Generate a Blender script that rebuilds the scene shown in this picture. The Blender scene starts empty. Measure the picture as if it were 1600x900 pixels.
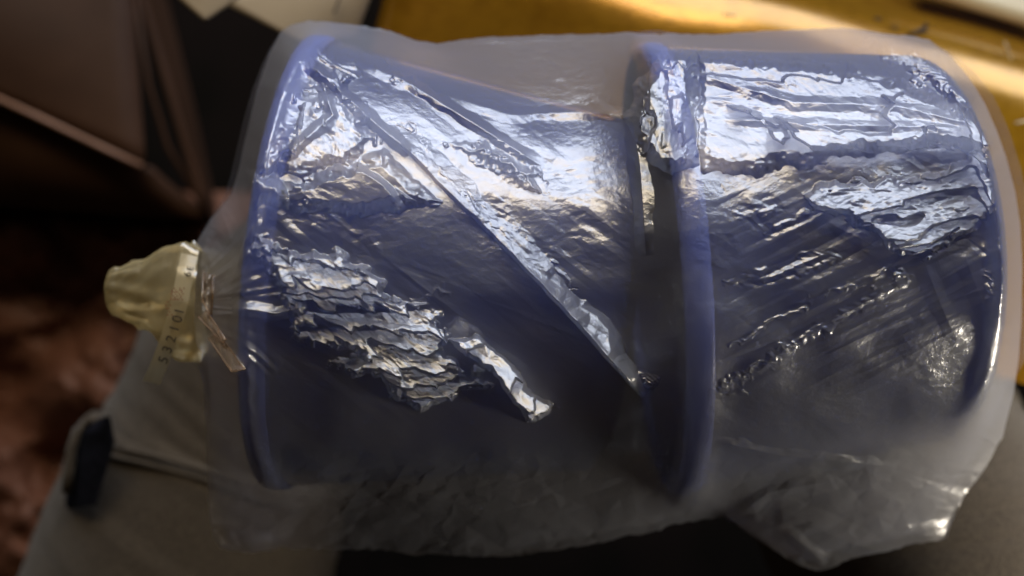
import bpy, bmesh, math, random
import numpy as np
from mathutils import Vector, Matrix

random.seed(7); RNG = np.random.RandomState(11)
S = bpy.context.scene
COL = S.collection
R = math.radians

# ------------------------------------------------------------------ camera
CAM_Z, FPX = 0.343, 1715.0          # camera height above the pots' axis, focal length in photo pixels
cd = bpy.data.cameras.new('camera'); cam = bpy.data.objects.new('camera', cd); COL.objects.link(cam)
cam.location = (0, 0, CAM_Z); cam.rotation_euler = (0, 0, 0)
cd.sensor_width = 36; cd.lens = FPX / 1600 * 36; cd.clip_start = 0.01; cd.clip_end = 20
cd.dof.use_dof = True; cd.dof.focus_distance = 0.282; cd.dof.aperture_fstop = 6.5
S.camera = cam

# ------------------------------------------------------------------ world, lamps, exposure
w = bpy.data.worlds.new('World'); S.world = w; w.use_nodes = True
w.node_tree.nodes['Background'].inputs[0].default_value = (0.9, 0.62, 0.42, 1)
w.node_tree.nodes['Background'].inputs[1].default_value = 0.02
def area(name, ang, az, dist, sx, sy, power, color):
    ld = bpy.data.lights.new(name, 'AREA'); ld.shape = 'RECTANGLE'; ld.size = sx; ld.size_y = sy
    ld.energy = power; ld.color = color
    o = bpy.data.objects.new(name, ld); COL.objects.link(o)
    d = Vector((math.sin(R(ang)) * math.sin(R(az)), math.sin(R(ang)) * math.cos(R(az)), math.cos(R(ang))))
    o.location = d * dist
    o.rotation_euler = d.to_track_quat('Z', 'Y').to_euler()
    return o
area('window_light', 75, 20, 1.3, 1.90, 0.66, 20.0, (0.76, 0.84, 1.0))
area('room_lamp', 52.5, -2, 1.25, 1.05, 0.28, 7.0, (1.0, 0.83, 0.58))
area('side_lamp', 84, 112, 0.42, 0.07, 0.07, 0.95, (1.0, 0.90, 0.74))
S.view_settings.view_transform = 'Standard'; S.view_settings.look = 'None'
S.view_settings.exposure = 0.0; S.view_settings.gamma = 1.0
S.cycles.use_denoising = True
S.cycles.max_bounces = 14; S.cycles.transparent_max_bounces = 24
S.cycles.sample_clamp_indirect = 4.0

# ------------------------------------------------------------------ helpers
def W(px, py, z):
    k = (CAM_Z - z) / FPX
    return Vector(((px - 800) * k, (450 - py) * k, z))
def tag(o, label=None, cat=None, group=None, kind=None):
    if label: o['label'] = label
    if cat: o['category'] = cat
    if group: o['group'] = group
    if kind: o['kind'] = kind
    return o
def empty(name, loc=(0, 0, 0), rot=(0, 0, 0)):
    o = bpy.data.objects.new(name, None); COL.objects.link(o); o.location = loc; o.rotation_euler = rot
    o.empty_display_size = 0.02
    return o
def link(name, me, mat, parent=None, smooth=True):
    o = bpy.data.objects.new(name, me); COL.objects.link(o)
    if mat: me.materials.append(mat)
    if parent:
        o.parent = parent
        M = Matrix.Identity(4); pp = parent
        while pp: M = pp.matrix_parent_inverse @ pp.matrix_basis @ M if pp.parent else pp.matrix_basis @ M; pp = pp.parent
        if not parent.get('local'): o.matrix_parent_inverse = M.inverted()
    if smooth and len(me.polygons): me.polygons.foreach_set('use_smooth', [True] * len(me.polygons))
    return o
def mesh_pd(name, v, f):
    me = bpy.data.meshes.new(name); me.from_pydata([tuple(p) for p in v], [], [tuple(q) for q in f]); me.update(); return me
def grid_mesh(name, P, closed_u=False):
    """P: (rows, cols, 3)."""
    r, c = P.shape[:2]
    idx = np.arange(r * c).reshape(r, c)
    a, b, cc, d = idx[:-1, :-1], idx[:-1, 1:], idx[1:, 1:], idx[1:, :-1]
    F = np.stack([a, d, cc, b], -1).reshape(-1, 4)
    me = bpy.data.meshes.new(name)
    me.vertices.add(r * c); me.vertices.foreach_set('co', P.reshape(-1).astype(np.float32))
    me.loops.add(F.size); me.loops.foreach_set('vertex_index', F.reshape(-1).astype(np.int32))
    me.polygons.add(len(F)); me.polygons.foreach_set('loop_start', np.arange(0, F.size, 4, dtype=np.int32))
    me.update(calc_edges=True); me.validate()
    return me
def bm_mesh(name, bm):
    me = bpy.data.meshes.new(name); bm.normal_update(); bm.to_mesh(me); bm.free(); return me

# numpy noises -----------------------------------------------------
def _tab(seed): return np.random.RandomState(seed).rand(256, 256)
def _at(T, i, j): return T[np.mod(i, 256), np.mod(j, 256)]
def vnoise(x, y, seed):
    T = _tab(seed); i = np.floor(x).astype(int); j = np.floor(y).astype(int); u = x - i; v = y - j
    u = u * u * u * (u * (u * 6 - 15) + 10); v = v * v * v * (v * (v * 6 - 15) + 10)
    return ((_at(T, i, j) * (1 - u) + _at(T, i + 1, j) * u) * (1 - v) + (_at(T, i, j + 1) * (1 - u) + _at(T, i + 1, j + 1) * u) * v) * 2 - 1
def tri(x, y, seed):
    """faceted (piecewise planar) noise: linear over warped triangles"""
    x = x + 0.45 * vnoise(x * .7, y * .7, seed + 1); y = y + 0.45 * vnoise(x * .7 + 31, y * .7, seed + 2)
    T = _tab(seed); i = np.floor(x).astype(int); j = np.floor(y).astype(int); u = x - i; v = y - j
    a, b, c, d = _at(T, i, j), _at(T, i + 1, j), _at(T, i, j + 1), _at(T, i + 1, j + 1)
    flip = ((i * 7 + j * 13) % 3) == 0
    up = np.where(u > v, a + (b - a) * u + (d - b) * v, a + (c - a) * v + (d - c) * u)
    dn = np.where(u + v < 1, a + (b - a) * u + (c - a) * v, d + (c - d) * (1 - u) + (b - d) * (1 - v))
    return np.where(flip, dn, up) * 2 - 1
def rot(x, y, deg):
    c, s = math.cos(R(deg)), math.sin(R(deg)); return c * x + s * y, -s * x + c * y
def crumple(px, py, deg, lu, lv, seed):
    a, b = rot(px, py, deg); return tri(a / lu, b / lv, seed)

# ------------------------------------------------------------------ materials
def mat(name):
    m = bpy.data.materials.new(name); m.use_nodes = True; nt = m.node_tree; nt.nodes.clear()
    out = nt.nodes.new('ShaderNodeOutputMaterial'); return m, nt, out
def N(nt, t, **kw):
    n = nt.nodes.new(t)
    for k, v in kw.items(): setattr(n, k, v)
    return n
def noise_col(nt, c1, c2, scale, detail=4, lo=.35, hi=.65, coord='Object', distort=0):
    tc = N(nt, 'ShaderNodeTexCoord'); n = N(nt, 'ShaderNodeTexNoise'); n.inputs['Scale'].default_value = scale; n.inputs['Detail'].default_value = detail
    n.inputs['Distortion'].default_value = distort
    nt.links.new(tc.outputs[coord], n.inputs['Vector'])
    r = N(nt, 'ShaderNodeValToRGB'); r.color_ramp.elements[0].position = lo; r.color_ramp.elements[1].position = hi
    r.color_ramp.elements[0].color = (*c1, 1); r.color_ramp.elements[1].color = (*c2, 1)
    nt.links.new(n.outputs['Fac'], r.inputs['Fac']); return r.outputs['Color'], tc
def pbr(name, c1, c2, scale, rough, bump=0, bscale=200, spec=.5, metal=0, sheen=0, coat=0, **kw):
    m, nt, out = mat(name); b = N(nt, 'ShaderNodeBsdfPrincipled')
    col, tc = noise_col(nt, c1, c2, scale, **kw)
    nt.links.new(col, b.inputs['Base Color']); b.inputs['Roughness'].default_value = rough
    b.inputs['Specular IOR Level'].default_value = spec; b.inputs['Metallic'].default_value = metal
    b.inputs['Sheen Weight'].default_value = sheen; b.inputs['Coat Weight'].default_value = coat; b.inputs['Coat Roughness'].default_value = .1
    if bump:
        n = N(nt, 'ShaderNodeTexNoise'); n.inputs['Scale'].default_value = bscale; n.inputs['Detail'].default_value = 5
        nt.links.new(tc.outputs['Object'], n.inputs['Vector'])
        bp = N(nt, 'ShaderNodeBump'); bp.inputs['Strength'].default_value = bump; bp.inputs['Distance'].default_value = .002
        nt.links.new(n.outputs['Fac'], bp.inputs['Height']); nt.links.new(bp.outputs['Normal'], b.inputs['Normal'])
    nt.links.new(b.outputs[0], out.inputs[0]); return m

def film_mat(name, tint, haze_col, haze, haze_edge, gloss, rough, blur=.35, blur_rough=.12, bump=.15, sheen=.42):
    """thin plastic film: clear + slightly blurred transmission, milky scatter that grows at grazing angles, gloss"""
    m, nt, out = mat(name); L = nt.links.new
    lw = N(nt, 'ShaderNodeLayerWeight'); lw.inputs['Blend'].default_value = .5
    tr = N(nt, 'ShaderNodeBsdfTransparent'); tr.inputs[0].default_value = (*tint, 1)
    rf = N(nt, 'ShaderNodeBsdfRefraction'); rf.inputs['IOR'].default_value = 1.0; rf.inputs['Roughness'].default_value = blur_rough; rf.inputs[0].default_value = (*tint, 1)
    mx0 = N(nt, 'ShaderNodeMixShader'); mx0.inputs[0].default_value = blur; L(tr.outputs[0], mx0.inputs[1]); L(rf.outputs[0], mx0.inputs[2])
    df = N(nt, 'ShaderNodeBsdfDiffuse'); df.inputs[0].default_value = (*haze_col, 1)
    tl = N(nt, 'ShaderNodeBsdfTranslucent'); tl.inputs[0].default_value = (*haze_col, 1)
    md = N(nt, 'ShaderNodeMixShader'); md.inputs[0].default_value = .45; L(df.outputs[0], md.inputs[1]); L(tl.outputs[0], md.inputs[2])
    def curve(p, a, b):
        pw = N(nt, 'ShaderNodeMath', operation='POWER'); L(lw.outputs['Facing'], pw.inputs[0]); pw.inputs[1].default_value = p
        ml = N(nt, 'ShaderNodeMath', operation='MULTIPLY_ADD'); L(pw.outputs[0], ml.inputs[0]); ml.inputs[1].default_value = b - a; ml.inputs[2].default_value = a
        return ml.outputs[0]
    mx1 = N(nt, 'ShaderNodeMixShader'); L(curve(2.0, haze, haze_edge), mx1.inputs[0]); L(mx0.outputs[0], mx1.inputs[1]); L(md.outputs[0], mx1.inputs[2])
    gl = N(nt, 'ShaderNodeBsdfGlossy'); gl.inputs['Roughness'].default_value = rough; gl.inputs[0].default_value = (1, 1, 1, 1)
    tc = N(nt, 'ShaderNodeTexCoord'); n = N(nt, 'ShaderNodeTexNoise'); n.inputs['Scale'].default_value = 700; n.inputs['Detail'].default_value = 5; n.inputs['Distortion'].default_value = 1.5
    L(tc.outputs['Object'], n.inputs['Vector'])
    bp = N(nt, 'ShaderNodeBump'); bp.inputs['Strength'].default_value = bump; bp.inputs['Distance'].default_value = .0006
    vo = N(nt, 'ShaderNodeTexVoronoi'); vo.feature = 'F1'; vo.inputs['Scale'].default_value = 1.0
    wn = N(nt, 'ShaderNodeTexNoise'); wn.inputs['Scale'].default_value = 180; wn.inputs['Detail'].default_value = 3; L(tc.outputs['Object'], wn.inputs['Vector'])
    mp = N(nt, 'ShaderNodeMapping'); mp.inputs['Scale'].default_value = (190, 420, 250); mp.inputs['Rotation'].default_value = (0, 0, .45); L(tc.outputs['Object'], mp.inputs['Vector'])
    ad = N(nt, 'ShaderNodeVectorMath', operation='MULTIPLY_ADD'); L(wn.outputs['Color'], ad.inputs[0]); ad.inputs[1].default_value = (2.2, 2.2, 2.2); L(mp.outputs[0], ad.inputs[2]); L(ad.outputs[0], vo.inputs['Vector'])
    b2 = N(nt, 'ShaderNodeBump'); b2.inputs['Strength'].default_value = bump; b2.inputs['Distance'].default_value = .0007
    L(vo.outputs['Distance'], b2.inputs['Height']); L(b2.outputs['Normal'], bp.inputs['Normal'])
    L(n.outputs['Fac'], bp.inputs['Height']); L(bp.outputs['Normal'], gl.inputs['Normal'])
    g2 = N(nt, 'ShaderNodeBsdfGlossy'); g2.inputs['Roughness'].default_value = .42; L(bp.outputs['Normal'], g2.inputs['Normal'])
    mg = N(nt, 'ShaderNodeMixShader'); mg.inputs[0].default_value = sheen; L(gl.outputs[0], mg.inputs[1]); L(g2.outputs[0], mg.inputs[2])
    mx2 = N(nt, 'ShaderNodeMixShader'); L(curve(4.0, gloss, .26), mx2.inputs[0]); L(mx1.outputs[0], mx2.inputs[1]); L(mg.outputs[0], mx2.inputs[2])
    L(mx2.outputs[0], out.inputs[0]); return m

M_FILM = film_mat('clear_film', (.93, .92, .92), (.74, .77, .88), .16, .36, .20, .21, blur=.88, blur_rough=.30, bump=.22)
M_UNDER = film_mat('under_film', (.93, .92, .92), (.74, .77, .88), .05, .22, .04, .35, blur=.5, blur_rough=.2)
M_TAIL = film_mat('cream_film', (.90, .80, .58), (.86, .74, .42), .38, .72, .20, .10, blur=.6, blur_rough=.2)
M_STRIP = film_mat('printed_film', (.90, .80, .58), (.84, .75, .50), .62, .80, .08, .22, blur=.6, blur_rough=.2)
M_FLAP = film_mat('folded_film', (.90, .80, .70), (.70, .55, .42), .14, .5, .12, .14)
M_POT = pbr('blue_plastic', (.010, .032, .20), (.014, .042, .25), 30, .28, spec=.6, coat=.8)
M_RIM = pbr('hazed_blue_rim', (.10, .15, .50), (.12, .17, .55), 30, .32, spec=.5)  # paler than the body: haze of the film over the collars put into the colour
M_INK = pbr('black_ink', (.02, .015, .012), (.03, .02, .02), 50, .6)
M_RED_INK = pbr('red_ink', (.20, .03, .015), (.25, .04, .02), 50, .6)
M_JEANS = pbr('grey_denim', (.048, .036, .024), (.092, .072, .050), 900, .9, bump=.5, bscale=1500, spec=.15, sheen=.2)
M_LINING = pbr('dark_lining', (.006, .007, .012), (.012, .013, .022), 300, .9, spec=.1)
M_PAPER = pbr('paper', (.36, .28, .18), (.42, .33, .21), 20, .7, spec=.3)
M_BOX = pbr('brown_card', (.040, .018, .009), (.070, .032, .016), 9, .6, bump=.1, bscale=60, spec=.2)
M_BOXEDGE = pbr('lit_card_edge', (.22, .11, .06), (.3, .16, .1), 30, .6)  # light catching the flap edge, painted as a paler card colour
M_REDBAG = pbr('red_brown_plastic', (.17, .068, .042), (.24, .11, .066), 3, .6, bump=.1, bscale=80, spec=.5, distort=.6)
M_FLOOR = pbr('dark_floor', (.004, .003, .002), (.008, .005, .004), 12, .9, spec=.1)
M_BOARD = pbr('cream_board', (.62, .54, .36), (.68, .60, .42), 8, .6)
M_CRUMB = pbr('dark_crumb', (.03, .018, .008), (.05, .03, .015), 200, .8)

def gold_mat():
    m, nt, out = mat('gold_vinyl'); L = nt.links.new
    b = N(nt, 'ShaderNodeBsdfPrincipled')
    col, tc = noise_col(nt, (.36, .165, .009), (.48, .25, .015), 10, detail=6)
    n2 = N(nt, 'ShaderNodeTexNoise'); n2.inputs['Scale'].default_value = 160; n2.inputs['Detail'].default_value = 6; L(tc.outputs['Object'], n2.inputs['Vector'])
    r2 = N(nt, 'ShaderNodeValToRGB'); r2.color_ramp.elements[0].position = .30; r2.color_ramp.elements[1].position = .55
    r2.color_ramp.elements[0].color = (.6, .55, .5, 1); L(n2.outputs['Fac'], r2.inputs['Fac'])
    mm = N(nt, 'ShaderNodeMix', data_type='RGBA', blend_type='MULTIPLY'); mm.inputs[0].default_value = .35
    L(col, mm.inputs[6]); L(r2.outputs[0], mm.inputs[7]); L(mm.outputs[2], b.inputs['Base Color'])
    b.inputs['Metallic'].default_value = .5; b.inputs['Roughness'].default_value = .24; b.inputs['Coat Weight'].default_value = .7; b.inputs['Coat Roughness'].default_value = .16
    bp = N(nt, 'ShaderNodeBump'); bp.inputs['Strength'].default_value = .22; bp.inputs['Distance'].default_value = .001
    L(n2.outputs['Fac'], bp.inputs['Height']); L(bp.outputs['Normal'], b.inputs['Normal'])
    L(b.outputs[0], out.inputs[0]); return m
M_GOLD = gold_mat()

# ------------------------------------------------------------------ setting: floor
fl = grid_mesh('floor', np.array([[(-3, 3, -.52), (3, 3, -.52)], [(-3, -3, -.52), (3, -3, -.52)]], float)[::-1])
tag(link('floor', fl, M_FLOOR, smooth=False), kind='structure')

# ------------------------------------------------------------------ golden seat with a rolled edge
def seat():
    root = empty('golden_seat', (0.25, .1, -.12))
    tag(root, 'glossy golden vinyl seat with a rolled edge and fine scratches, behind the bag', 'seat')
    zc = -.078                       # crest of the rolled far edge, through two points of the seat
    A, B = W(1170, -2, zc), W(1620, 114, zc)
    e = (B - A); e.z = 0; e.normalize(); f = Vector((-e.y, e.x, 0))
    prof = [(s, .006 * (1 - (s / -.125))) for s in np.linspace(-.095, .0, 50)]
    for a in np.linspace(0, 55, 40)[1:]: prof.append((.042 * math.sin(R(a)), .006 - .042 * (1 - math.cos(R(a)))))
    for q in np.linspace(0, 1, 12)[1:]: prof.append((.042 * math.sin(R(55)) + .062 * q * math.cos(R(53)), .006 - .042 * (1 - math.cos(R(55))) - .062 * q * math.sin(R(53))))
    prof.append((prof[-1][0] + .001, prof[-1][1] - .06))
    prof = [(s - .0216, dz - .008) for s, dz in prof]
    tmin, tmax = -.1400, .30; ts = np.concatenate([tmin + .02 * (1 - np.cos(np.linspace(0, math.pi / 2, 14)))[:-1], np.linspace(tmin + .02, tmax, 160)])
    P = np.zeros((len(ts) + 1, len(prof), 3))
    for i, t in enumerate(ts):
        g = max(0.0, 1 - (t - tmin) / .02); drop = .02 * (1 - math.sqrt(max(0, 1 - g * g)))
        for j, (s, dz) in enumerate(prof):
            p = A + e * t + f * s
            und = .0010 * math.sin(t * 31 + s * 22) + .0007 * math.sin(t * 77 + 1.3 - s * 60)
            P[i + 1, j] = (p.x, p.y, zc + dz + und - drop)
    P[0] = P[1]; P[0, :, 2] -= .12
    return root, P
seat_root, SP = seat()
link('cover', grid_mesh('seat_cover', SP[:, ::-1]), M_GOLD, seat_root)

# ------------------------------------------------------------------ pots
POTS = []
def lathe(name, prof, n=128):
    """prof: list of (x, r); revolve about X"""
    P = np.zeros((len(prof), n + 1, 3))
    th = np.linspace(0, 2 * math.pi, n + 1)
    for i, (x, r) in enumerate(prof): P[i, :, 0] = x; P[i, :, 1] = r * np.cos(th); P[i, :, 2] = r * np.sin(th)
    me = grid_mesh(name, P)
    bm = bmesh.new(); bm.from_mesh(me); bmesh.ops.remove_doubles(bm, verts=bm.verts, dist=1e-6); bmesh.ops.recalc_face_normals(bm, faces=bm.faces); bm.to_mesh(me); bm.free()
    return me
def rnd(p0, p1, p2, k=6):
    p0, p1, p2 = map(np.array, (p0, p1, p2)); return [tuple((1 - t) ** 2 * p0 + 2 * t * (1 - t) * p1 + t * t * p2) for t in np.linspace(0, 1, k)]
def pot(label, loc, rz, L, r_rim, r_mouth, r_base, lip):
    root = empty('plastic_pot', loc, (0, 0, rz)); root['local'] = 1
    tag(root, label, 'pot', 'blue plastic pots lying inside the clear bag')
    rb = r_base
    body = [(lip * .4, r_mouth - .003), (L - .004, rb - .003), (L - .004, 0.001)]
    body = [(L - .003, rb * .75), (L - .003, rb - .004), (lip * .4, r_mouth - .0025)]
    outer = [(lip * .4, r_mouth)] + [(lip + (L - lip - .01) * t, r_mouth + (rb - r_mouth) * t) for t in np.linspace(.02, 1, 12)] + rnd((L - .01, rb), (L, rb), (L, rb - .008))
    link('body', lathe('pot_body', body + outer), M_POT, root)
    rim = rnd((0.002, r_mouth + .0005), (0, r_mouth + .001), (0, r_rim - .003), 4) + rnd((0, r_rim - .003), (0, r_rim), (.003, r_rim), 6) + rnd((lip - .004, r_rim), (lip, r_rim), (lip, r_rim - .003), 6) + [(lip, r_mouth + .0005)]
    link('rim', lathe('pot_rim', rim), M_RIM, root)
    base = [(L - .0012, .0005), (L - .0012, rb * .7)] + rnd((L - .0012, rb * .7), (L + .0015, rb * .74), (L + .0015, rb * .82), 5) + rnd((L + .0015, rb * .82), (L + .0015, rb - .009), (L - .0005, rb - .009), 5)
    link('base', lathe('pot_base', base), M_POT, root)
    pts = []
    M = Matrix.Translation(loc) @ Matrix.Rotation(rz, 4, 'Z')
    for prof in (outer, rim):
        for (x0, r0), (x1, r1) in zip(prof[:-1], prof[1:]):
            k = max(2, int(abs(x1 - x0) / .0004)); 
            for t in np.linspace(0, 1, k):
                x = x0 + (x1 - x0) * t; r = r0 + (r1 - r0) * t
                th = np.linspace(-.2, math.pi + .2, 700)
                q = np.stack([np.full_like(th, x), r * np.cos(th), r * np.sin(th), np.ones_like(th)])
                pts.append((np.array(M) @ q)[:3].T)
    POTS.append(np.concatenate(pts))
pot('blue plastic pot at the knotted end of the bag, narrowing toward the other pot', (-.0675, .0080, 0), R(-6.0), .1005, .0700, .0684, .0555, .0080)
pot('blue plastic pot under the large bright creases, its raised collar beside the other pot\'s base', (.0425, .0055, 0), R(4.5), .0880, .0695, .0678, .0600, .0080)

# ------------------------------------------------------------------ the clear bag
TOPC = [(285, 482), (288, 440), (294, 412), (306, 380), (330, 342), (362, 303), (374, 262), (382, 222), (392, 180), (404, 132), (420, 86), (438, 52), (456, 38), (482, 32), (520, 34), (560, 40), (610, 50), (650, 62), (682, 70), (716, 64), (760, 58), (860, 54), (980, 52), (1050, 54), (1120, 54), (1200, 50), (1300, 43), (1350, 48), (1410, 55), (1452, 64), (1480, 84), (1502, 106), (1522, 134), (1540, 164), (1558, 205), (1572, 245), (1586, 300), (1594, 350), (1597.5, 420)]
BOTC = [(285, 482), (290, 520), (302, 548), (316, 585), (322, 660), (324, 740), (327, 800), (333, 838), (344, 856), (362, 862), (400, 864), (440, 858), (480, 855), (540, 858), (600, 862), (680, 868), (740, 871), (800, 868), (880, 857), (940, 847), (1000, 836), (1080, 815), (1130, 808), (1150, 822), (1190, 852), (1240, 880), (1275, 892), (1300, 886), (1330, 875), (1400, 857), (1450, 850), (1478, 844), (1488, 815), (1508, 772), (1526, 752), (1542, 728), (1560, 692), (1566, 684), (1572, 660), (1584, 618), (1592, 560), (1596, 500), (1597.5, 420)]
def interp(c, chain): a = np.array(chain); return np.interp(c, a[:, 0], a[:, 1])

def bag():
    root = empty('plastic_bag', (0, 0, -.066))
    tag(root, 'clear crinkled plastic bag wrapped tightly around two blue pots, resting on a lap', 'plastic bag')
    # --- taut film over the pots: relaxation with the pots as obstacle, on a coarse grid
    st = 4; gx = np.arange(260, 1621, st); gy = np.arange(16, 917, st)
    zb = np.full((len(gy), len(gx)), -1.0)
    for P in POTS:
        k = FPX / (CAM_Z - P[:, 2]); u = 800 + P[:, 0] * k; v = 450 - P[:, 1] * k
        i = np.round((v - gy[0]) / st).astype(int); j = np.round((u - gx[0]) / st).astype(int)
        ok = (i >= 0) & (i < len(gy)) & (j >= 0) & (j < len(gx))
        np.maximum.at(zb, (i[ok], j[ok]), P[ok, 2])
    GX, GY = np.meshgrid(gx, gy)
    inside = (GX > 286) & (GX < 1597) & (GY > interp(GX, TOPC) + 3) & (GY < interp(GX, BOTC) - 3)
    gap = np.where(GX < 985, .0034, .0020)                # the sheet stands off the pots a little, more over the left one
    for _ in range(3): zb = np.where(zb > -.5, .25 * (np.maximum(np.roll(zb, 1, 0), zb - .003) + np.maximum(np.roll(zb, -1, 0), zb - .003) + np.maximum(np.roll(zb, 1, 1), zb - .003) + np.maximum(np.roll(zb, -1, 1), zb - .003)), zb)
    obst = np.where((zb > -.5) & inside, zb + gap, -1)
    edge_z = np.where(GY > 600, -.012, -.002)
    z = np.where(inside, np.maximum(obst, .02), edge_z)
    for it in range(1400):
        a = .25 * (np.roll(z, 1, 0) + np.roll(z, -1, 0) + np.roll(z, 1, 1) + np.roll(z, -1, 1))
        z = np.where(inside, np.maximum(a, obst), edge_z)
    for it in range(14):
        a = .25 * (np.roll(z, 1, 0) + np.roll(z, -1, 0) + np.roll(z, 1, 1) + np.roll(z, -1, 1)); z = np.where(inside, a, z)
    # finer copy of the relaxed sheet, smoothed
    def up(a_, ax, f):
        n_ = a_.shape[ax]; t_ = np.linspace(0, n_ - 1, (n_ - 1) * f + 1); i_ = np.minimum(t_.astype(int), n_ - 2); u_ = t_ - i_
        u_ = u_[:, None] if ax == 0 else u_[None, :]
        return np.take(a_, i_, ax) * (1 - u_) + np.take(a_, i_ + 1, ax) * u_
    z = up(up(z, 0, 2), 1, 2); st = 2
    for _ in range(4):
        for ax in (0, 1):
            q = np.concatenate([np.repeat(np.take(z, [0], ax), 3, ax), z, np.repeat(np.take(z, [-1], ax), 3, ax)], ax)
            m_ = z.shape[ax]; z = sum(np.take(q, np.arange(o, o + m_), ax) for o in range(7)) / 7
    # lift the sheet wherever smoothing let a pot show through
    zz_ = np.repeat(np.repeat(zb, 2, 0), 2, 1)[:z.shape[0], :z.shape[1]]
    d = np.where(zz_ > -.5, np.clip(zz_ + .0016 - z, 0, .02), 0)
    def sl(a_, f, r_, ax):
        q = np.concatenate([np.repeat(np.take(a_, [0], ax), r_, ax), a_, np.repeat(np.take(a_, [-1], ax), r_, ax)], ax); m_ = a_.shape[ax]
        return f([np.take(q, np.arange(o, o + m_), ax) for o in range(2 * r_ + 1)])
    for ax in (0, 1): d = sl(d, lambda L_: np.max(L_, 0), 4, ax)
    for _ in range(2):
        for ax in (0, 1): d = sl(d, lambda L_: np.mean(L_, 0), 3, ax)
    z = z + d
    def sample(px, py):
        x = np.clip((px - gx[0]) / st, 0, z.shape[1] - 1.001); y = np.clip((py - gy[0]) / st, 0, z.shape[0] - 1.001)
        i = y.astype(int); j = x.astype(int); u = x - j; v = y - i
        return (z[i, j] * (1 - u) + z[i, j + 1] * u) * (1 - v) + (z[i + 1, j] * (1 - u) + z[i + 1, j + 1] * u) * v
    # --- fine sheet
    c = np.concatenate([np.linspace(285, 345, 70)[:-1], np.linspace(345, 1560, 935)[:-1], np.linspace(1560, 1597.5, 45)])
    rows = 700; v = np.linspace(0, 1, rows)
    PX = np.repeat(c[None, :], rows, 0)
    T = interp(c, TOPC); Bt = interp(c, BOTC)
    ew = 3.0 * vnoise(c / 34, c * 0, 5) + 1.8 * tri(c / 11, c * 0 + .3, 6); T = T + ew * .6; Bt = np.maximum(Bt + ew, T + .01)
    PY = T[None, :] + (Bt - T)[None, :] * v[:, None]
    Bz = sample(PX, PY)
    dist = np.minimum(np.minimum(PY - T[None], Bt[None] - PY), np.minimum((PX - 285) * .9, (1597.5 - PX)))
    # smooth dome so that the sheet leaves its rim round
    k = .283 / FPX                                   # metres per photo pixel on the upper side of the bag
    X = (PX - 800) * k; Y = (450 - PY) * k
    H = np.zeros_like(PX)
    # slope of the sheet that throws the lamps' light at the lens, integrated up the sheet
    yy = np.arange(0, 901.0); tt = (450 - yy) / FPX; sg = -np.tan(R(70) / 2 - np.arctan(tt) / 2); sl = sg / (1 + tt * sg)
    FY = np.interp(PY, yy, np.cumsum(-sl) * k)
    def inpoly(poly, fuzz=6, seed=1, wl=22, soft=5):
        """soft mask of a polygon with ragged edges"""
        x = PX + fuzz * vnoise(PX / wl, PY / wl, seed) + .5 * fuzz * vnoise(PX / wl * 3, PY / wl * 3, seed + 1)
        y = PY + fuzz * vnoise(PX / wl + 9, PY / wl, seed + 2) + .5 * fuzz * vnoise(PX / wl * 3, PY / wl * 3 + 5, seed + 3)
        p = np.array(poly, float); ins = np.zeros(PX.shape, bool); d = np.full(PX.shape, 1e9)
        bx = (PX > p[:, 0].min() - 60) & (PX < p[:, 0].max() + 60) & (PY > p[:, 1].min() - 60) & (PY < p[:, 1].max() + 60)
        xs, ys = x[bx], y[bx]; io = np.zeros(xs.shape, bool); dd = np.full(xs.shape, 1e9)
        for (x0, y0), (x1, y1) in zip(p, np.roll(p, -1, 0)):
            cr = ((y0 > ys) != (y1 > ys)) & (xs < (x1 - x0) * (ys - y0) / (y1 - y0 + 1e-9) + x0); io ^= cr
            L2 = (x1 - x0) ** 2 + (y1 - y0) ** 2 + 1e-9; t = np.clip(((xs - x0) * (x1 - x0) + (ys - y0) * (y1 - y0)) / L2, 0, 1)
            dd = np.minimum(dd, np.hypot(xs - x0 - t * (x1 - x0), ys - y0 - t * (y1 - y0)))
        m = np.zeros(PX.shape); m[bx] = np.where(io, np.clip(dd / soft, 0, 1), 0)
        return m
    def saw(D, A, up=.92):
        t = np.mod(D / A, 1.0); return A * np.where(t < up, t, up * (1 - t) / (1 - up))
    def crinkles(poly, deg, seed, A=.0025, amp=1.0, slope=(-.12, -.66), fuzz=12, lu=55, lv=26, soft=20, wk=1.0):
        A = A * .75
        m = inpoly(poly, fuzz, seed, soft=soft)
        out = np.zeros_like(m); nz = np.nonzero(m > 0)
        if not len(nz[0]): return out
        sl_ = (slice(nz[0].min(), nz[0].max() + 1), slice(nz[1].min(), nz[1].max() + 1))
        m, px, py, x_, y_, b_, f_ = m[sl_], PX[sl_], PY[sl_], X[sl_], Y[sl_], Bz[sl_], FY[sl_]
        F = slope[0] * x_ + f_ + (slope[1] + .66) * y_
        cr = amp * .45 * (.0011 * crumple(px, py, deg, lu, lv, seed + 10) + .00045 * crumple(px, py, deg - 12, lu * .4, lv * .4, seed + 20) + .00022 * crumple(px, py, deg + 25, lu * .17, lv * .17, seed + 30))
        D = F + cr * 1.3 - b_
        wob = wk * A * (.8 * crumple(px, py, deg, lu * 1.6, lv * 1.3, seed + 40) + .5 * crumple(px, py, deg + 30, lu * .6, lv * .6, seed + 45))
        out[sl_] = m * np.maximum(saw(D + wob, A) - wob + A * .35, -.0010)
        return out
    add = []; glints = []
    # lower left crumple, streaks run slightly down to the right
    add.append(crinkles([(383, 362), (420, 382), (462, 398), (520, 395), (575, 425), (610, 455), (655, 470), (690, 488), (700, 512), (688, 540), (768, 602), (640, 645), (600, 600), (503, 576), (560, 558), (485, 545), (458, 505), (436, 470), (402, 412)], 17, 100, A=.0056, lu=75, lv=20, amp=1.15, wk=1.1, slope=(-.12, -.62), soft=11))
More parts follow.
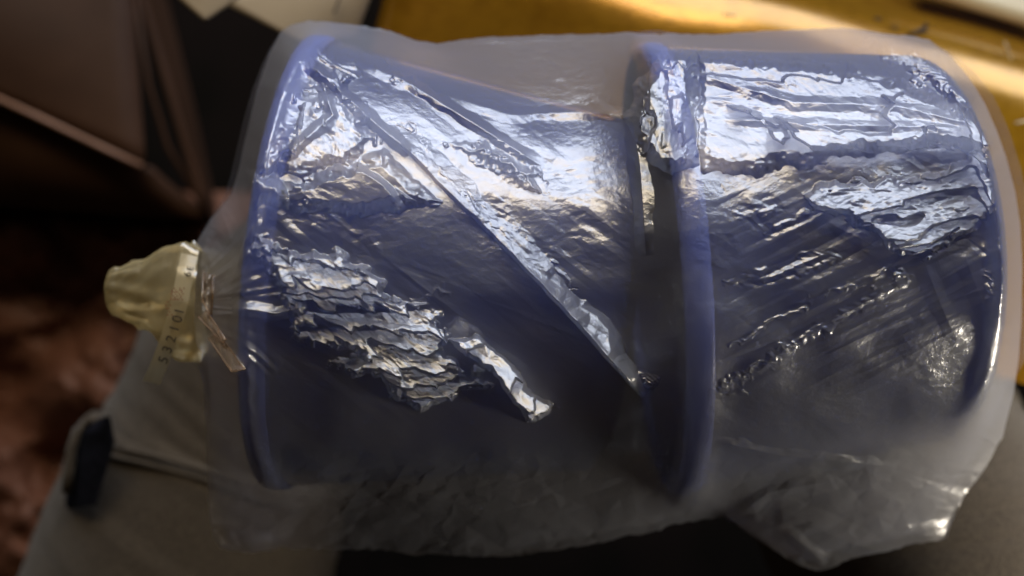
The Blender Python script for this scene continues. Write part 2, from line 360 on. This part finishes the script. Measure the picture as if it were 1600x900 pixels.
    # leaf-shaped fold next to it
    add.append(crinkles([(698, 532), (742, 524), (790, 556), (828, 612), (872, 636), (828, 662), (796, 620), (762, 575)], 45, 140, A=.009, amp=.6, slope=(-.16, -.62), fuzz=4, soft=5))
    # corner crumple, upper left
    add.append(crinkles([(398, 274), (412, 238), (446, 196), (470, 150), (505, 128), (545, 150), (585, 195), (592, 222), (560, 250), (515, 268), (470, 276)], 60, 180, A=.0045, lu=50, lv=24, amp=.9))
    add.append(crinkles([(472, 92), (505, 84), (562, 84), (572, 108), (545, 140), (520, 148), (498, 128)], 50, 220, A=.003, lu=40, lv=18))
    add.append(crinkles([(575, 90), (610, 95), (660, 130), (655, 150), (600, 120)], 30, 230, A=.003, lu=40, lv=14))
    # crumples along the right flank of the long fold
    add.append(crinkles([(600, 185), (650, 195), (672, 220), (668, 245), (720, 300), (800, 360), (850, 400), (905, 455), (880, 450), (790, 372), (700, 285), (640, 225)], 40, 260, A=.0022, lu=30, lv=16))
    add.append(crinkles([(690, 225), (740, 228), (765, 215), (800, 232), (845, 270), (872, 300), (840, 302), (800, 290), (770, 260), (720, 250)], 30, 300, A=.003, lu=40, lv=16))
    add.append(crinkles([(955, 562), (985, 560), (1032, 590), (1026, 612), (995, 608)], 40, 340, A=.0015, lu=16, lv=10, fuzz=4))
    # big bright area on the right pot
    add.append(crinkles([(1075, 82), (1140, 78), (1260, 90), (1340, 98), (1430, 126), (1520, 166), (1566, 215), (1550, 250), (1470, 234), (1380, 238), (1300, 250), (1262, 262), (1235, 256), (1180, 278), (1100, 268), (1078, 200)], 8, 380, A=.0085, lu=95, lv=28, amp=.75, slope=(-.10, -.68), fuzz=6, soft=22, wk=.7))
    add.append(crinkles([(1248, 306), (1300, 282), (1400, 276), (1470, 268), (1530, 236), (1556, 255), (1556, 330), (1500, 372), (1440, 410), (1398, 398), (1372, 368), (1330, 345), (1268, 326)], -22, 420, A=.0046, lu=90, lv=24, amp=1.0, fuzz=8, soft=9))
    add.append(crinkles([(972, 186), (990, 140), (1030, 74), (1085, 70), (1096, 100), (1088, 180), (1090, 262), (1050, 275), (1005, 245)], 70, 460, A=.012, lu=50, lv=22, amp=1.6, wk=.5, fuzz=5, soft=22))
    add.append(crinkles([(1330, 60), (1440, 66), (1500, 110), (1536, 165), (1500, 165), (1420, 120)], 35, 480, A=.003, lu=50, lv=20, slope=(-.1, -.7)))
    # thin streaks fanning down to the collar
    for q, (a, b, wd, sd_) in enumerate([((1118, 608), (1420, 428), 11, 500), ((1135, 545), (1270, 462), 6, 520), ((1130, 440), (1310, 402), 14, 540), ((1190, 375), (1270, 340), 9, 560), ((1160, 590), (1250, 540), 6, 580), ((1290, 465), (1390, 420), 6, 600), ((1112, 612), (1165, 603), 7, 620), ((640, 470), (700, 450), 5, 640), ((1140, 330), (1210, 330), 8, 650)]):
        a, b = np.array(a, float), np.array(b, float); nn = np.array([-(b - a)[1], (b - a)[0]]); nn /= np.linalg.norm(nn)
        ms = inpoly([a - nn * wd * .4, b - nn * wd * 1.2, b + nn * wd * 1.2, a + nn * wd], 9, sd_, soft=7)
        glints.append(ms * (.0002 + .00050 * crumple(PX, PY, -27, 70, 9, sd_ + 1) + .00022 * crumple(PX, PY, 10, 14, 5, sd_ + 2)))
    add.append(crinkles([(1536, 425), (1552, 418), (1562, 440), (1560, 470), (1540, 465)], 20, 660, A=.003, lu=20, lv=14, fuzz=4))
    add.append(crinkles([(1532, 682), (1548, 676), (1566, 690), (1560, 700)], 20, 670, A=.003, lu=14, lv=8, fuzz=3, slope=(-.05, -.6)))
    H = np.zeros_like(PX)
    calm2 = crinkles([(380, 262), (470, 275), (600, 230), (690, 320), (560, 340), (390, 320)], 30, 700, A=.008, amp=.12, slope=(.0, -.10), fuzz=6, soft=22, wk=.1)
    H = calm2
    cov = np.zeros_like(PX)
    for a_ in add: H = np.where(a_ != 0, np.maximum(a_, H * .3), H)
    # the long smooth fold: ridge on its lower-left edge, sheet falls away to the upper right
    spine = np.array([(588, 188), (640, 238), (700, 297), (760, 356), (830, 428), (900, 500), (960, 570), (1000, 612)], float)
    width = np.array([10, 30, 42, 46, 44, 38, 30, 14], float)
    best = np.full(PX.shape, 1e9); sd = np.zeros(PX.shape); ww = np.ones(PX.shape) * 1e-3
    for q in range(len(spine) - 1):
        p0, p1 = spine[q], spine[q + 1]; d = p1 - p0; L2 = (d ** 2).sum()
        t0 = ((PX - p0[0]) * d[0] + (PY - p0[1]) * d[1]) / L2; t = np.clip(t0, 0, 1)
        ex = PX - p0[0] - t * d[0]; ey = PY - p0[1] - t * d[1]; dd = np.hypot(ex, ey)
        s = (ex * d[1] - ey * d[0]) / math.sqrt(L2)           # positive toward the upper right
        b = dd < best; best = np.where(b, dd, best); sd = np.where(b, s, sd); ww = np.where(b, width[q] + (width[q + 1] - width[q]) * t, ww)
        if q in (0, len(spine) - 2): pass
    sd = sd + 1.5 * vnoise(PX / 30, PY / 30, 77); ww = np.maximum(ww * .82 + 11 * crumple(PX, PY, 45, 70, 70, 78) + 4 * crumple(PX, PY, 45, 18, 18, 79), 3)
    endm = np.clip((PX + PY - 770) / 40, 0, 1) * np.clip((1625 - PX - PY) / 40, 0, 1)
    mslope = np.interp(PY, [200, 235, 280, 335, 405, 478, 560], [.45, .40, .27, .38, .55, 1.0, 1.3])
    rise = .0065 * np.clip((PY - 400) / 190, 0, 1) ** 2
    fold = np.where(sd < 0, np.clip(1 + sd / 5, 0, 1) * ww, np.clip(ww - sd, 0, None)) * k * mslope * (np.abs(best) < ww + 8) * endm
    fold = fold + rise * endm * np.clip((ww - sd) / 8, 0, 1) * np.clip(1 + sd / 5, 0, 1)
    fold = fold + np.where(sd >= 0, .00018 * crumple(PX, PY, 45, 90, 18, 81) + .00010 * crumple(PX, PY, 30, 16, 8, 82), 0) * endm
    instrip = (sd > -4) & (sd < ww) & (best < ww + 4) & (endm > 0)
    H = np.where(instrip & (sd >= 0), fold + H * (1 - endm), np.where(instrip, np.maximum(H, fold), H))
    # soft long ridges
    def ridge(pts, hgt, wd, seed):
        p = np.array(pts, float); best = np.full(PX.shape, 1e9); al = np.zeros(PX.shape)
        n = len(p) - 1
        for q in range(n):
            d = p[q + 1] - p[q]; L2 = (d ** 2).sum(); t = np.clip(((PX - p[q][0]) * d[0] + (PY - p[q][1]) * d[1]) / L2, 0, 1)
            dd = np.hypot(PX - p[q][0] - t * d[0], PY - p[q][1] - t * d[1]); b = dd < best
            best = np.where(b, dd, best); al = np.where(b, (q + t) / n, al)
        wv = wd * (1 + .3 * vnoise(PX / 20, PY / 20, seed))
        return hgt * np.clip(1 - best / wv, 0, 1) * np.clip(np.minimum(al, 1 - al) * 8, 0, 1)
    rid = np.zeros_like(PX)
    for pts, hg, wd, sdn in [([(560, 95), (640, 130), (760, 205), (850, 262)], .0026, 13, 1), ([(475, 92), (540, 150), (600, 205), (640, 240)], .003, 14, 2), ([(500, 120), (520, 180), (440, 250)], .002, 12, 3),
                         ([(400, 130), (470, 150)], .001, 14, 4), ([(1118, 690), (1220, 712), (1400, 730)], .0015, 12, 5), ([(980, 180), (900, 175), (800, 180), (700, 150)], .0016, 12, 6),
                         ([(985, 170), (1000, 260), (1010, 400)], .0018, 16, 7), ([(1070, 110), (1240, 160), (1400, 165), (1540, 200)], .0012, 12, 8), ([(1110, 185), (1300, 195), (1530, 200)], .0008, 10, 9),
                         ([(1500, 380), (1530, 460), (1560, 540), (1570, 620)], .0005, 18, 10), ([(1440, 400), (1480, 500), (1500, 540)], .0004, 18, 11), ([(390, 350), (360, 450), (345, 580)], .002, 12, 12),
                         ([(330, 350), (310, 420), (320, 520)], .003, 14, 13), ([(360, 480), (430, 490), (480, 478)], .002, 12, 14), ([(1140, 815), (1200, 770), (1330, 745)], .0016, 14, 15), ([(1290, 880), (1230, 830), (1130, 800)], .0015, 14, 16)]:
        rid = np.maximum(rid, ridge(pts, hg, wd, sdn))
    H = H + rid
    for g_ in glints: H = H + g_
    # background relief everywhere: long soft waves plus sparse crisp micro folds
    gate = np.clip(vnoise(PX / 70, PY / 55, 900) * 2.2 + .05, 0, 1)
    fine = .00022 * crumple(PX, PY, 30, 34, 14, 910) + .00008 * crumple(PX, PY, -15, 12, 6, 920)
    upper = np.clip((620 - PY) / 300, .25, 1)
    H = H + (fine * (.25 + gate * 1.3) * upper)
    calmer = np.where(sum(np.abs(a_) > 1e-6 for a_ in add) > 0, .3, 1.0)
    H = H + calmer * .0006 * vnoise(PX / 60, PY / 45, 930) + .0010 * vnoise(PX / 140 + PY / 300, PY / 110, 940) + .0006
    tens = np.clip((PX - 1100) / 60, 0, 1) * np.clip((PY - 260) / 60, 0, 1) * np.clip((650 - PY) / 80, 0, 1)
    H = H + tens * (.00030 * crumple(PX, PY, -29, 300, 15, 1010) + .00012 * crumple(PX, PY, -24, 90, 8, 1020))
    tens2 = np.clip((1000 - PX) / 60, 0, 1) * np.clip((PX - 400) / 60, 0, 1) * np.clip((700 - PY) / 120, 0, 1)
    H = H + tens2 * (.00032 * crumple(PX, PY, 38, 260, 14, 1030) + .00008 * crumple(PX, PY, 20, 80, 8, 1040)) * np.clip(.5 + vnoise(PX / 120, PY / 90, 1050), 0, 1.2)
    ang = np.degrees(np.arctan2(PY - 474, PX - 278)); rad = np.hypot(PY - 474, PX - 278)
    pl = np.abs(np.mod(ang / 17 + 1.2 * vnoise(ang / 14, rad / 120, 1060), 1) - .5) * 2
    H = H + .0015 * pl * np.clip(.7 + vnoise(ang / 11, rad / 60, 1070), .1, 1.6) * np.clip(rad / 60, 0, 1) * np.clip((190 - rad) / 110, 0, 1)
    left = np.clip((400 - PX) / 40, 0, 1)
    H = H + left * (.0016 * crumple(PX, PY, 70, 40, 18, 950) + .0006 * crumple(PX, PY, 50, 16, 9, 960))
    low = np.clip((PY - 690) / 60, 0, 1)
    H = H + low * (.0011 * crumple(PX, PY, 10, 70, 30, 970) + .0005 * crumple(PX, PY, -20, 22, 12, 980))
    H *= np.clip(dist / 7, 0, 1)
    Z = Bz + H
    kk = (CAM_Z - Z) / FPX
    top = np.stack([(PX - 800) * kk, (450 - PY) * kk, Z], -1)
    me_top = top
    # underside: a coarser sheet that shares the outline and hangs under the pots
    sub = np.unique(np.concatenate([np.arange(0, rows, 11), [rows - 1]])); subc = np.unique(np.concatenate([np.arange(0, len(c), 8), [len(c) - 1]]))
    e = np.clip(dist / 190, 0, 1); dome = np.sqrt(1 - (1 - e) ** 2)
    Zu = sample(PX, PY) * (1 - np.clip(dist / 30, 0, 1)) - .072 * dome + (.0015 * crumple(PX, PY, 20, 60, 40, 990)) * np.clip(dist / 14, 0, 1)
    ku = (CAM_Z - np.minimum(Zu, 0)) / FPX * 1.0
    k0 = (CAM_Z - Bz * 0) / FPX
    bot = np.stack([(PX - 800) * k0, (450 - PY) * k0, Zu], -1)[np.ix_(sub, subc)]
    film = link('film', grid_mesh('bag_film', me_top), M_FILM, root)
    under = link('underside_film', grid_mesh('bag_underside', bot[::-1]), M_UNDER, root)
    # --- gathered cream tail with a printed strip
    nth, nl = 96, 70
    P = np.zeros((nl, nth + 1, 3)); th = np.linspace(0, 2 * math.pi, nth + 1)
    axis = [(318, 474), (290, 470), (262, 466), (232, 460), (204, 456), (182, 454), (164, 452)]
    hw = [86, 92, 80, 62, 48, 36, 4]
    ax = np.array(axis, float)
    for i, t in enumerate(np.linspace(0, 1, nl)):
        q = t * (len(axis) - 1)
        cx = np.interp(q, range(7), ax[:, 0]); cy = np.interp(q, range(7), ax[:, 1]); h = np.interp(q, range(7), hw)
        if t > .8: h = np.interp(.8 * 6, range(7), hw) * math.sqrt(max(0, 1 - ((t - .8) / .2) ** 2)) + .3
        zc = .012
        rr = 1 + .10 * vnoise(np.cos(th) * 2.2 + i * .06, np.sin(th) * 2.2, 41) + .11 * tri(np.cos(th) * 1.6 + i * .09 + 7, np.sin(th) * 1.6 + 3, 43) + .07 * np.cos(th * 11 + i * .05) * (.4 + .6 * i / nl * 0 + .3 * np.sin(i * .11 + th * 2)) + .03 * tri(np.cos(th) * 7 + i * .2, np.sin(th) * 7, 47)
        p0 = W(cx, cy, zc); kk0 = (CAM_Z - zc) / FPX
        P[i, :, 0] = p0.x + 3 * kk0 * np.cos(th) * 0
        P[i, :, 1] = p0.y + h * kk0 * np.cos(th) * rr
        P[i, :, 2] = p0.z + h * kk0 * .55 * np.sin(th) * rr
    tail = link('tail', grid_mesh('bag_tail', P), M_TAIL, root)
    # printed strip
    sp = [(296, 398), (289, 430), (281, 470), (273, 500), (262, 535), (248, 572), (236, 598)]
    Pz = []; zz = [.0165, .0200, .0215, .0210, .0190, .0145, .0095]
    a = np.array(sp, float)
    for i, t in enumerate(np.linspace(0, 1, 50)):
        q = t * 6; cx, cy, z0 = np.interp(q, range(7), a[:, 0]), np.interp(q, range(7), a[:, 1]), np.interp(q, range(7), zz)
        z0 += .006
        Pz.append([tuple(W(cx + o, cy + o * .25, z0 - .00012 * abs(o) ** 1.2 * .2)) for o in np.linspace(-13, 13, 9)])
    strip = link('printed_strip', grid_mesh('bag_strip', np.array(Pz)), M_STRIP, root)
    # lettering that follows the strip, bottom to top
    def glyph(txt, q, size, off, m, name='lettering'):
        cx, cy, z0 = np.interp(q, range(7), a[:, 0]), np.interp(q, range(7), a[:, 1]), np.interp(q, range(7), zz)
        nx, ny = np.interp(min(q + .2, 6), range(7), a[:, 0]) - np.interp(max(q - .2, 0), range(7), a[:, 0]), np.interp(min(q + .2, 6), range(7), a[:, 1]) - np.interp(max(q - .2, 0), range(7), a[:, 1])
        up = Vector((-nx, ny, 0)).normalized()             # reading direction (toward the top of the picture)
        cu = bpy.data.curves.new('glyph', 'FONT'); cu.body = txt; cu.size = size; cu.align_x = 'CENTER'; cu.align_y = 'CENTER'; cu.extrude = .00004
        tmp = bpy.data.objects.new('tmp_glyph', cu); COL.objects.link(tmp)
        dg = bpy.context.evaluated_depsgraph_get(); me = bpy.data.meshes.new_from_object(tmp.evaluated_get(dg)); bpy.data.objects.remove(tmp)
        xa = up; ya = Vector((-up.y, up.x, 0)); za = Vector((0, 0, 1))
        Mx = Matrix((xa, ya, za)).transposed().to_4x4(); Mx.translation = W(cx + off, cy + off * .25, z0 + .0064)
        me.transform(Mx); return me
    bm = bmesh.new()
    for ch, q in [('1', 2.52), ('0', 2.92), ('1', 3.36), ('2', 3.82), ('3', 4.28), ('5', 4.72)]:
        bm.from_mesh(glyph(ch, q, .0042, 4, None))
    bm.from_mesh(glyph('6', .92, .0030, 4, None)); bm.from_mesh(glyph('E', .62, .0026, 6, None))
    link('lettering', bm_mesh('strip_lettering', bm), M_INK, strip, smooth=False)
    bm = bmesh.new()       # dot-printed character block
    for r_, line in enumerate(["1101110", "1010101", "1101110", "1010100", "1001011", "0110110", "1001001"]):
        for c_, ch in enumerate(line):
            if ch == '1':
                cx, cy = 281 - 12 + r_ * 3.0 + 0, 468 - c_ * 2.9 + 0
                p = W(cx - 2 + c_ * .4, cy, .0283)
                bmesh.ops.create_cube(bm, size=1, matrix=Matrix.Translation(p) @ Matrix.Diagonal((.00036, .00030, .0001, 1)))
    for r_, line in enumerate(["10110", "01101", "10010"]):
        for c_, ch in enumerate(line):
            if ch == '1':
                p = W(262 + r_ * 3.4 + c_ * -.8, 492 - c_ * 5, .0278)
                bmesh.ops.create_cube(bm, size=1, matrix=Matrix.Translation(p) @ Matrix.Diagonal((.00036, .00036, .0001, 1)))
    link('dot_print', bm_mesh('strip_dots', bm), M_RED_INK, strip, smooth=False)
    def zf(px_, py_): return Z.reshape(-1)[np.argmin((PX - px_).reshape(-1) ** 2 + (PY - py_).reshape(-1) ** 2)]
    # --- pointed folded flap below the neck
    def flap(pts, z0, z1, seed):
        (x0, y0), (x1, y1), (x2, y2), (x3, y3) = pts
        z0 = max(zf(x0, y0), zf(x3, y3)) + .0015; z1 = max(zf(x1, y1), zf(x2, y2)) + .003
        n = 24; P = np.zeros((n, n, 3))
        for i in range(n):
            for j in range(n):
                u, v_ = i / (n - 1), j / (n - 1)
                px = (x0 * (1 - u) + x1 * u) * (1 - v_) + (x3 * (1 - u) + x2 * u) * v_; py = (y0 * (1 - u) + y1 * u) * (1 - v_) + (y3 * (1 - u) + y2 * u) * v_
                zz_ = z0 + (z1 - z0) * u + .002 * math.sin(v_ * math.pi) + .0008 * math.sin(u * 14 + v_ * 5 + seed)
                P[i, j] = W(px, py, zz_)
        o = link('folded_flap', grid_mesh('bag_flap', P), M_FLAP, root)
        # welded bead along the free edges
        path = [W(x0, y0, z0 + .0004), W(x1, y1, z1 + .0004), W(x2, y2, z1 + .0004), W(x3, y3, z0 + .0004)]
        tube(path, .00035, 'edge_bead', M_FLAP, o)
    flap([(326, 528), (362, 580), (382, 576), (340, 518)], .030, .037, 1)
    flap([(310, 495), (348, 535), (352, 530), (322, 486)], .030, .037, 2)
    flap([(318, 425), (316, 470), (330, 492), (334, 430)], .036, .038, 3)
    return root
def tube(path, r, name, m, parent, n=8, rs=None):
    bm = bmesh.new(); rings = []
    for i, p in enumerate(path):
        d = (path[min(i + 1, len(path) - 1)] - path[max(i - 1, 0)]).normalized()
        a = d.orthogonal().normalized(); b = d.cross(a); rr = rs[i] if rs else r
        rings.append([bm.verts.new(p + (a * math.cos(t) + b * math.sin(t)) * rr) for t in [2 * math.pi * q / n for q in range(n)]])
    for r0, r1 in zip(rings[:-1], rings[1:]):
        for q in range(n): bm.faces.new((r0[q], r0[(q + 1) % n], r1[(q + 1) % n], r1[q]))
    bm.faces.new(rings[0]); bm.faces.new(rings[-1]); bmesh.ops.recalc_face_normals(bm, faces=bm.faces)
    return link(name, bm_mesh(name, bm), m, parent)
bag()

# ------------------------------------------------------------------ the lap under the bag
def lap():
    root = empty('person', (0, -.05, -.25))
    tag(root, 'seated person in grey denim trousers whose lap carries the bag', 'person')
    def leg(path, rad, seed, n=72, m=160):
        path = np.array(path, float); rad = np.array(rad, float); q = np.linspace(0, len(path) - 1, m)
        C = np.stack([np.interp(q, range(len(path)), path[:, i]) for i in range(3)], 1); rr = np.interp(q, range(len(path)), rad)
        kern = np.ones(9) / 9
        for i in range(3): C[4:-4, i] = np.convolve(C[:, i], kern, 'valid')
        th = np.linspace(0, 2 * math.pi, n + 1); P = np.zeros((m, n + 1, 3))
        for i in range(m):
            d = Vector(C[min(i + 1, m - 1)] - C[max(i - 1, 0)]).normalized(); a = Vector((0, 0, 1)) - d * d.z; a.normalize(); b = d.cross(a)
            wr = 1 + .025 * vnoise(np.cos(th) * 1.5 + i * .07, np.sin(th) * 1.5 + i * .03, seed) + .012 * vnoise(np.cos(th) * 3 + i * .25, np.sin(th) * 3, seed + 1)
            for j in range(n + 1):
                v_ = (a * math.sin(th[j]) + b * math.cos(th[j])) * rr[i] * wr[j % n]; P[i, j] = C[i] + np.array(v_)
        return P
    bm = bmesh.new()
    zt = -.155
    L1 = [W(470, 470, -.22), W(405, 560, zt), W(350, 690, zt), W(346, 704, zt), W(290, 900, zt), W(220, 1150, zt)]
    R1 = [W(1250, 520, -.22), W(1310, 600, -.14), W(1400, 760, -.112), W(1485, 940, -.108), W(1570, 1150, -.108)]
    me1 = grid_mesh('l', leg(L1, [.05, .051, .0545, .0605, .068, .074], 61)); me2 = grid_mesh('r', leg(R1, [.07, .062, .060, .064, .068], 71))
    pel = grid_mesh('p', leg([W(480, 520, -.26), W(900, 520, -.27), W(1250, 540, -.26)], [.06, .07, .06], 81))
    for me in (me1, me2, pel): bm.from_mesh(me)
    bmesh.ops.recalc_face_normals(bm, faces=bm.faces)
    link('trousers', bm_mesh('trousers', bm), M_JEANS, root)
    # folded dark lining with a pale edge, standing off the side of the left leg
    n = 26; P = np.zeros((n, n, 3))
    for i in range(n):
        for j in range(n):
            u, v_ = i / (n - 1), j / (n - 1)
            xl = np.interp(u, [0, .15, .5, 1], [150, 122, 108, 100]); xr = np.interp(u, [0, .3, 1], [172, 180, 150])
            P[i, j] = W(xl + (xr - xl) * v_, 655 + 140 * u - 6 * v_, -.098 + .02 * math.sin(v_ * 1.7) - .012 * u)
    cuff = link('turned_lining', grid_mesh('turned_lining', P), M_LINING, root)
    ed = [W(x, y, -.0955) for x, y in [(104, 770), (108, 735), (112, 700), (122, 672), (140, 658), (160, 652), (168, 660)]]
    tube(ed, .0022, 'lining_edge', M_JEANS, cuff)
    # stitched seam round the leg
    c0 = W(347, 702, zt); d = (W(290, 900, zt) - W(350, 690, zt)).normalized(); up = Vector((0, 0, 1)); b = d.cross(up)
    for off, rr, nm, mm in ((0, .0600, 'seam', M_JEANS), (.0035, .0612, 'seam', M_JEANS)):
        pts = [c0 + d * (off + .003 * math.sin(t * 3)) + (up * math.sin(t) + b * math.cos(t)) * rr * (1 + .012 * math.sin(t * 5 + off * 900)) for t in np.linspace(0, math.pi, 60)]
        tube(pts, .0011, nm, mm, root)
    return root
lap()

# ------------------------------------------------------------------ papers
def sheet(name, label, pts, z, group, mt=M_PAPER, droop=.004, thick=.0006):
    root = empty(name, W(*pts[0], z)); tag(root, label, 'paper', group)
    (x0, y0), (x1, y1), (x2, y2), (x3, y3) = pts; n = 14; P = np.zeros((n, n, 3))
    for i in range(n):
        for j in range(n):
            u, v_ = i / (n - 1), j / (n - 1)
            px = (x0 * (1 - u) + x1 * u) * (1 - v_) + (x3 * (1 - u) + x2 * u) * v_; py = (y0 * (1 - u) + y1 * u) * (1 - v_) + (y3 * (1 - u) + y2 * u) * v_
            P[i, j] = W(px, py, z + droop * math.sin(u * 2 + v_ * 1.5))
    o = link('page', grid_mesh('page', P), mt, root)
    so = o.modifiers.new('thickness', 'SOLIDIFY'); so.thickness = thick
    return root, o
sheet('paper_sheet', 'cream paper corner pointing down over the dark gap', [(272, -8), (320, 33), (392, -14), (330, -70)], -.075, 'cream papers above the bag')
pr, pg = sheet('paper_sheet', 'cream paper with a small printed line, partly behind the bag', [(340, 0), (470, 66), (556, 60), (592, -40)], -.090, 'cream papers above the bag')
bm = bmesh.new()
for i in range(7):
    t = i / 6
    bmesh.ops.create_cube(bm, size=1, matrix=Matrix.Translation(W(522 + 10 * t, 20 - 26 * t, -.0835)) @ Matrix.Rotation(R(20 + 17 * (i % 3)), 4, 'Z') @ Matrix.Diagonal((.0014 if i % 2 else .0008, .0007, .0003, 1)))
link('print_line', bm_mesh('print_line', bm), M_INK, pg, smooth=False)

# ------------------------------------------------------------------ brown carton on the left
def plate(name, pts, thick, m, parent, n=10, bow=.0):
    """thick curved quad from four 3-D corners"""
    p = [Vector(q) for q in pts]; P = np.zeros((n, n, 3)); nrm = (p[1] - p[0]).cross(p[3] - p[0]).normalized()
    for i in range(n):
        for j in range(n):
            u, v_ = i / (n - 1), j / (n - 1)
            q = (p[0] * (1 - u) + p[1] * u) * (1 - v_) + (p[3] * (1 - u) + p[2] * u) * v_ + nrm * bow * math.sin(u * math.pi) * math.sin(v_ * math.pi)
            P[i, j] = q
    o = link(name, grid_mesh(name, P), m, parent)
    s = o.modifiers.new('t', 'SOLIDIFY'); s.thickness = thick; s.offset = -1
    return o
def carton():
    root = empty('cardboard_box', W(100, 150, -.45)); tag(root, 'dark brown cardboard box with creased lid panels, left of the bag', 'box')
    z = -.24
    plate('lid_panel', [W(-160, 85, z + .01), W(226, 262, z), W(205, -60, z - .004), W(-160, -60, z + .01)], .004, M_BOX, root, bow=.006)
    plate('lid_panel', [W(-160, 310, z - .035), W(330, 345, z - .03), W(235, 266, z - .012), W(-160, 88, z)], .004, M_BOX, root, bow=.008)
    plate('side_panel', [W(330, 345, z - .03), W(342, 340, z - .14), W(250, -60, z - .14), W(208, -60, z - .006)], .004, M_BOX, root, bow=.004)
    tube([W(-60, 128, z + .009), W(60, 183, z + .006), W(150, 226, z + .004), W(222, 260, z + .002)], .0016, 'crease', M_BOXEDGE, root)  # painted highlight along the lit flap edge
    tube([W(208, -30, z - .003), W(232, 130, z - .006), W(262, 230, z - .014), (W(326, 338, z - .027))], .0014, 'corner_edge', M_BOX, root)
    plate('front_panel', [W(-160, 310, z - .035), W(-160, 300, z - .2), W(330, 330, z - .2), W(330, 345, z - .032)], .004, M_BOX, root)
carton()

# ------------------------------------------------------------------ crumpled red-brown bag on the floor
def redbag():
    root = None
    n = 150; xs = np.linspace(-140, 420, n); ys = np.linspace(300, 960, n); PX, PY = np.meshgrid(xs, ys)
    z = -.34 + .03 * vnoise(PX / 130, PY / 120, 201) + .022 * crumple(PX, PY, 30, 130, 70, 203) + .009 * crumple(PX, PY, -25, 50, 32, 205) + .003 * crumple(PX, PY, 60, 20, 14, 207)
    ed = np.minimum(np.minimum(PX + 140, 420 - PX), np.minimum(PY - 300 - 14 * vnoise(PX / 40, PY * 0, 209), 960 - PY)) / 60
    z = z - .12 * np.clip(1 - ed, 0, 1) ** 2
    k = (CAM_Z - z) / FPX; P = np.stack([(PX - 800) * k, (450 - PY) * k, z], -1)
    o = link('crumpled_bag', grid_mesh('crumpled_bag', P), M_REDBAG)
    tag(o, 'crumpled reddish brown plastic bag on the floor below the box', 'plastic bag')
redbag()

# ------------------------------------------------------------------ pale board in the far corner, bits on the seat
o = plate('pale_board', [W(1440, -26, -.105), W(1640, 40, -.105), W(1690, -80, -.115), W(1440, -80, -.115)], .006, M_BOARD, None)
tag(o, 'pale cream board edge beyond the golden seat, in the upper right corner', 'board')
def on_seat(px, py, lift=.001):
    # height of the seat under a pixel
    q = SP.reshape(-1, 3); k = FPX / (CAM_Z - q[:, 2]); u = 800 + q[:, 0] * k; v = 450 - q[:, 1] * k
    i = np.argmin((u - px) ** 2 + (v - py) ** 2); return W(px, py, q[i, 2] + lift)
def scrap():
    path = [on_seat(1418, 54), on_seat(1432, 50, .0015), on_seat(1444, 46, .002), on_seat(1447, 40, .002), on_seat(1444, 32, .003)]
    o = tube(path, .001, 'twig_scrap', M_CRUMB, None, rs=[.0004, .0008, .0012, .0010, .0006]); tag(o, 'dark bent twig scrap lying on the golden seat edge', 'scrap')
scrap()
for (x, y, r, lb) in [(1372, 31, .0013, 'larger dark crumb on the shiny golden edge, next to the twig scrap'), (1398, 44, .0009, 'tiny dark crumb on the golden edge between twig scrap and larger crumb')]:
    bm = bmesh.new(); bmesh.ops.create_icosphere(bm, subdivisions=2, radius=r)
    for v_ in bm.verts: v_.co = Vector((v_.co.x * 1.5, v_.co.y * .8, v_.co.z * .6)) * random.uniform(.75, 1.15)
    o = link('crumb', bm_mesh('crumb', bm), M_CRUMB); o.location = on_seat(x, y, r * .3); o.rotation_euler = (0, 0, -.6); tag(o, lb, 'crumb', 'dark crumbs on the golden seat')
for (x0, y0, x1, y1) in [(1568, 62, 1580, 92), (1586, 192, 1606, 188), (1130, 22, 1150, 24)]:
    tube([on_seat(x0, y0, .0001), on_seat((x0 + x1) / 2 + 1, (y0 + y1) / 2, .0002), on_seat(x1, y1, .0001)], .00035, 'scratch', M_BOARD, seat_root)
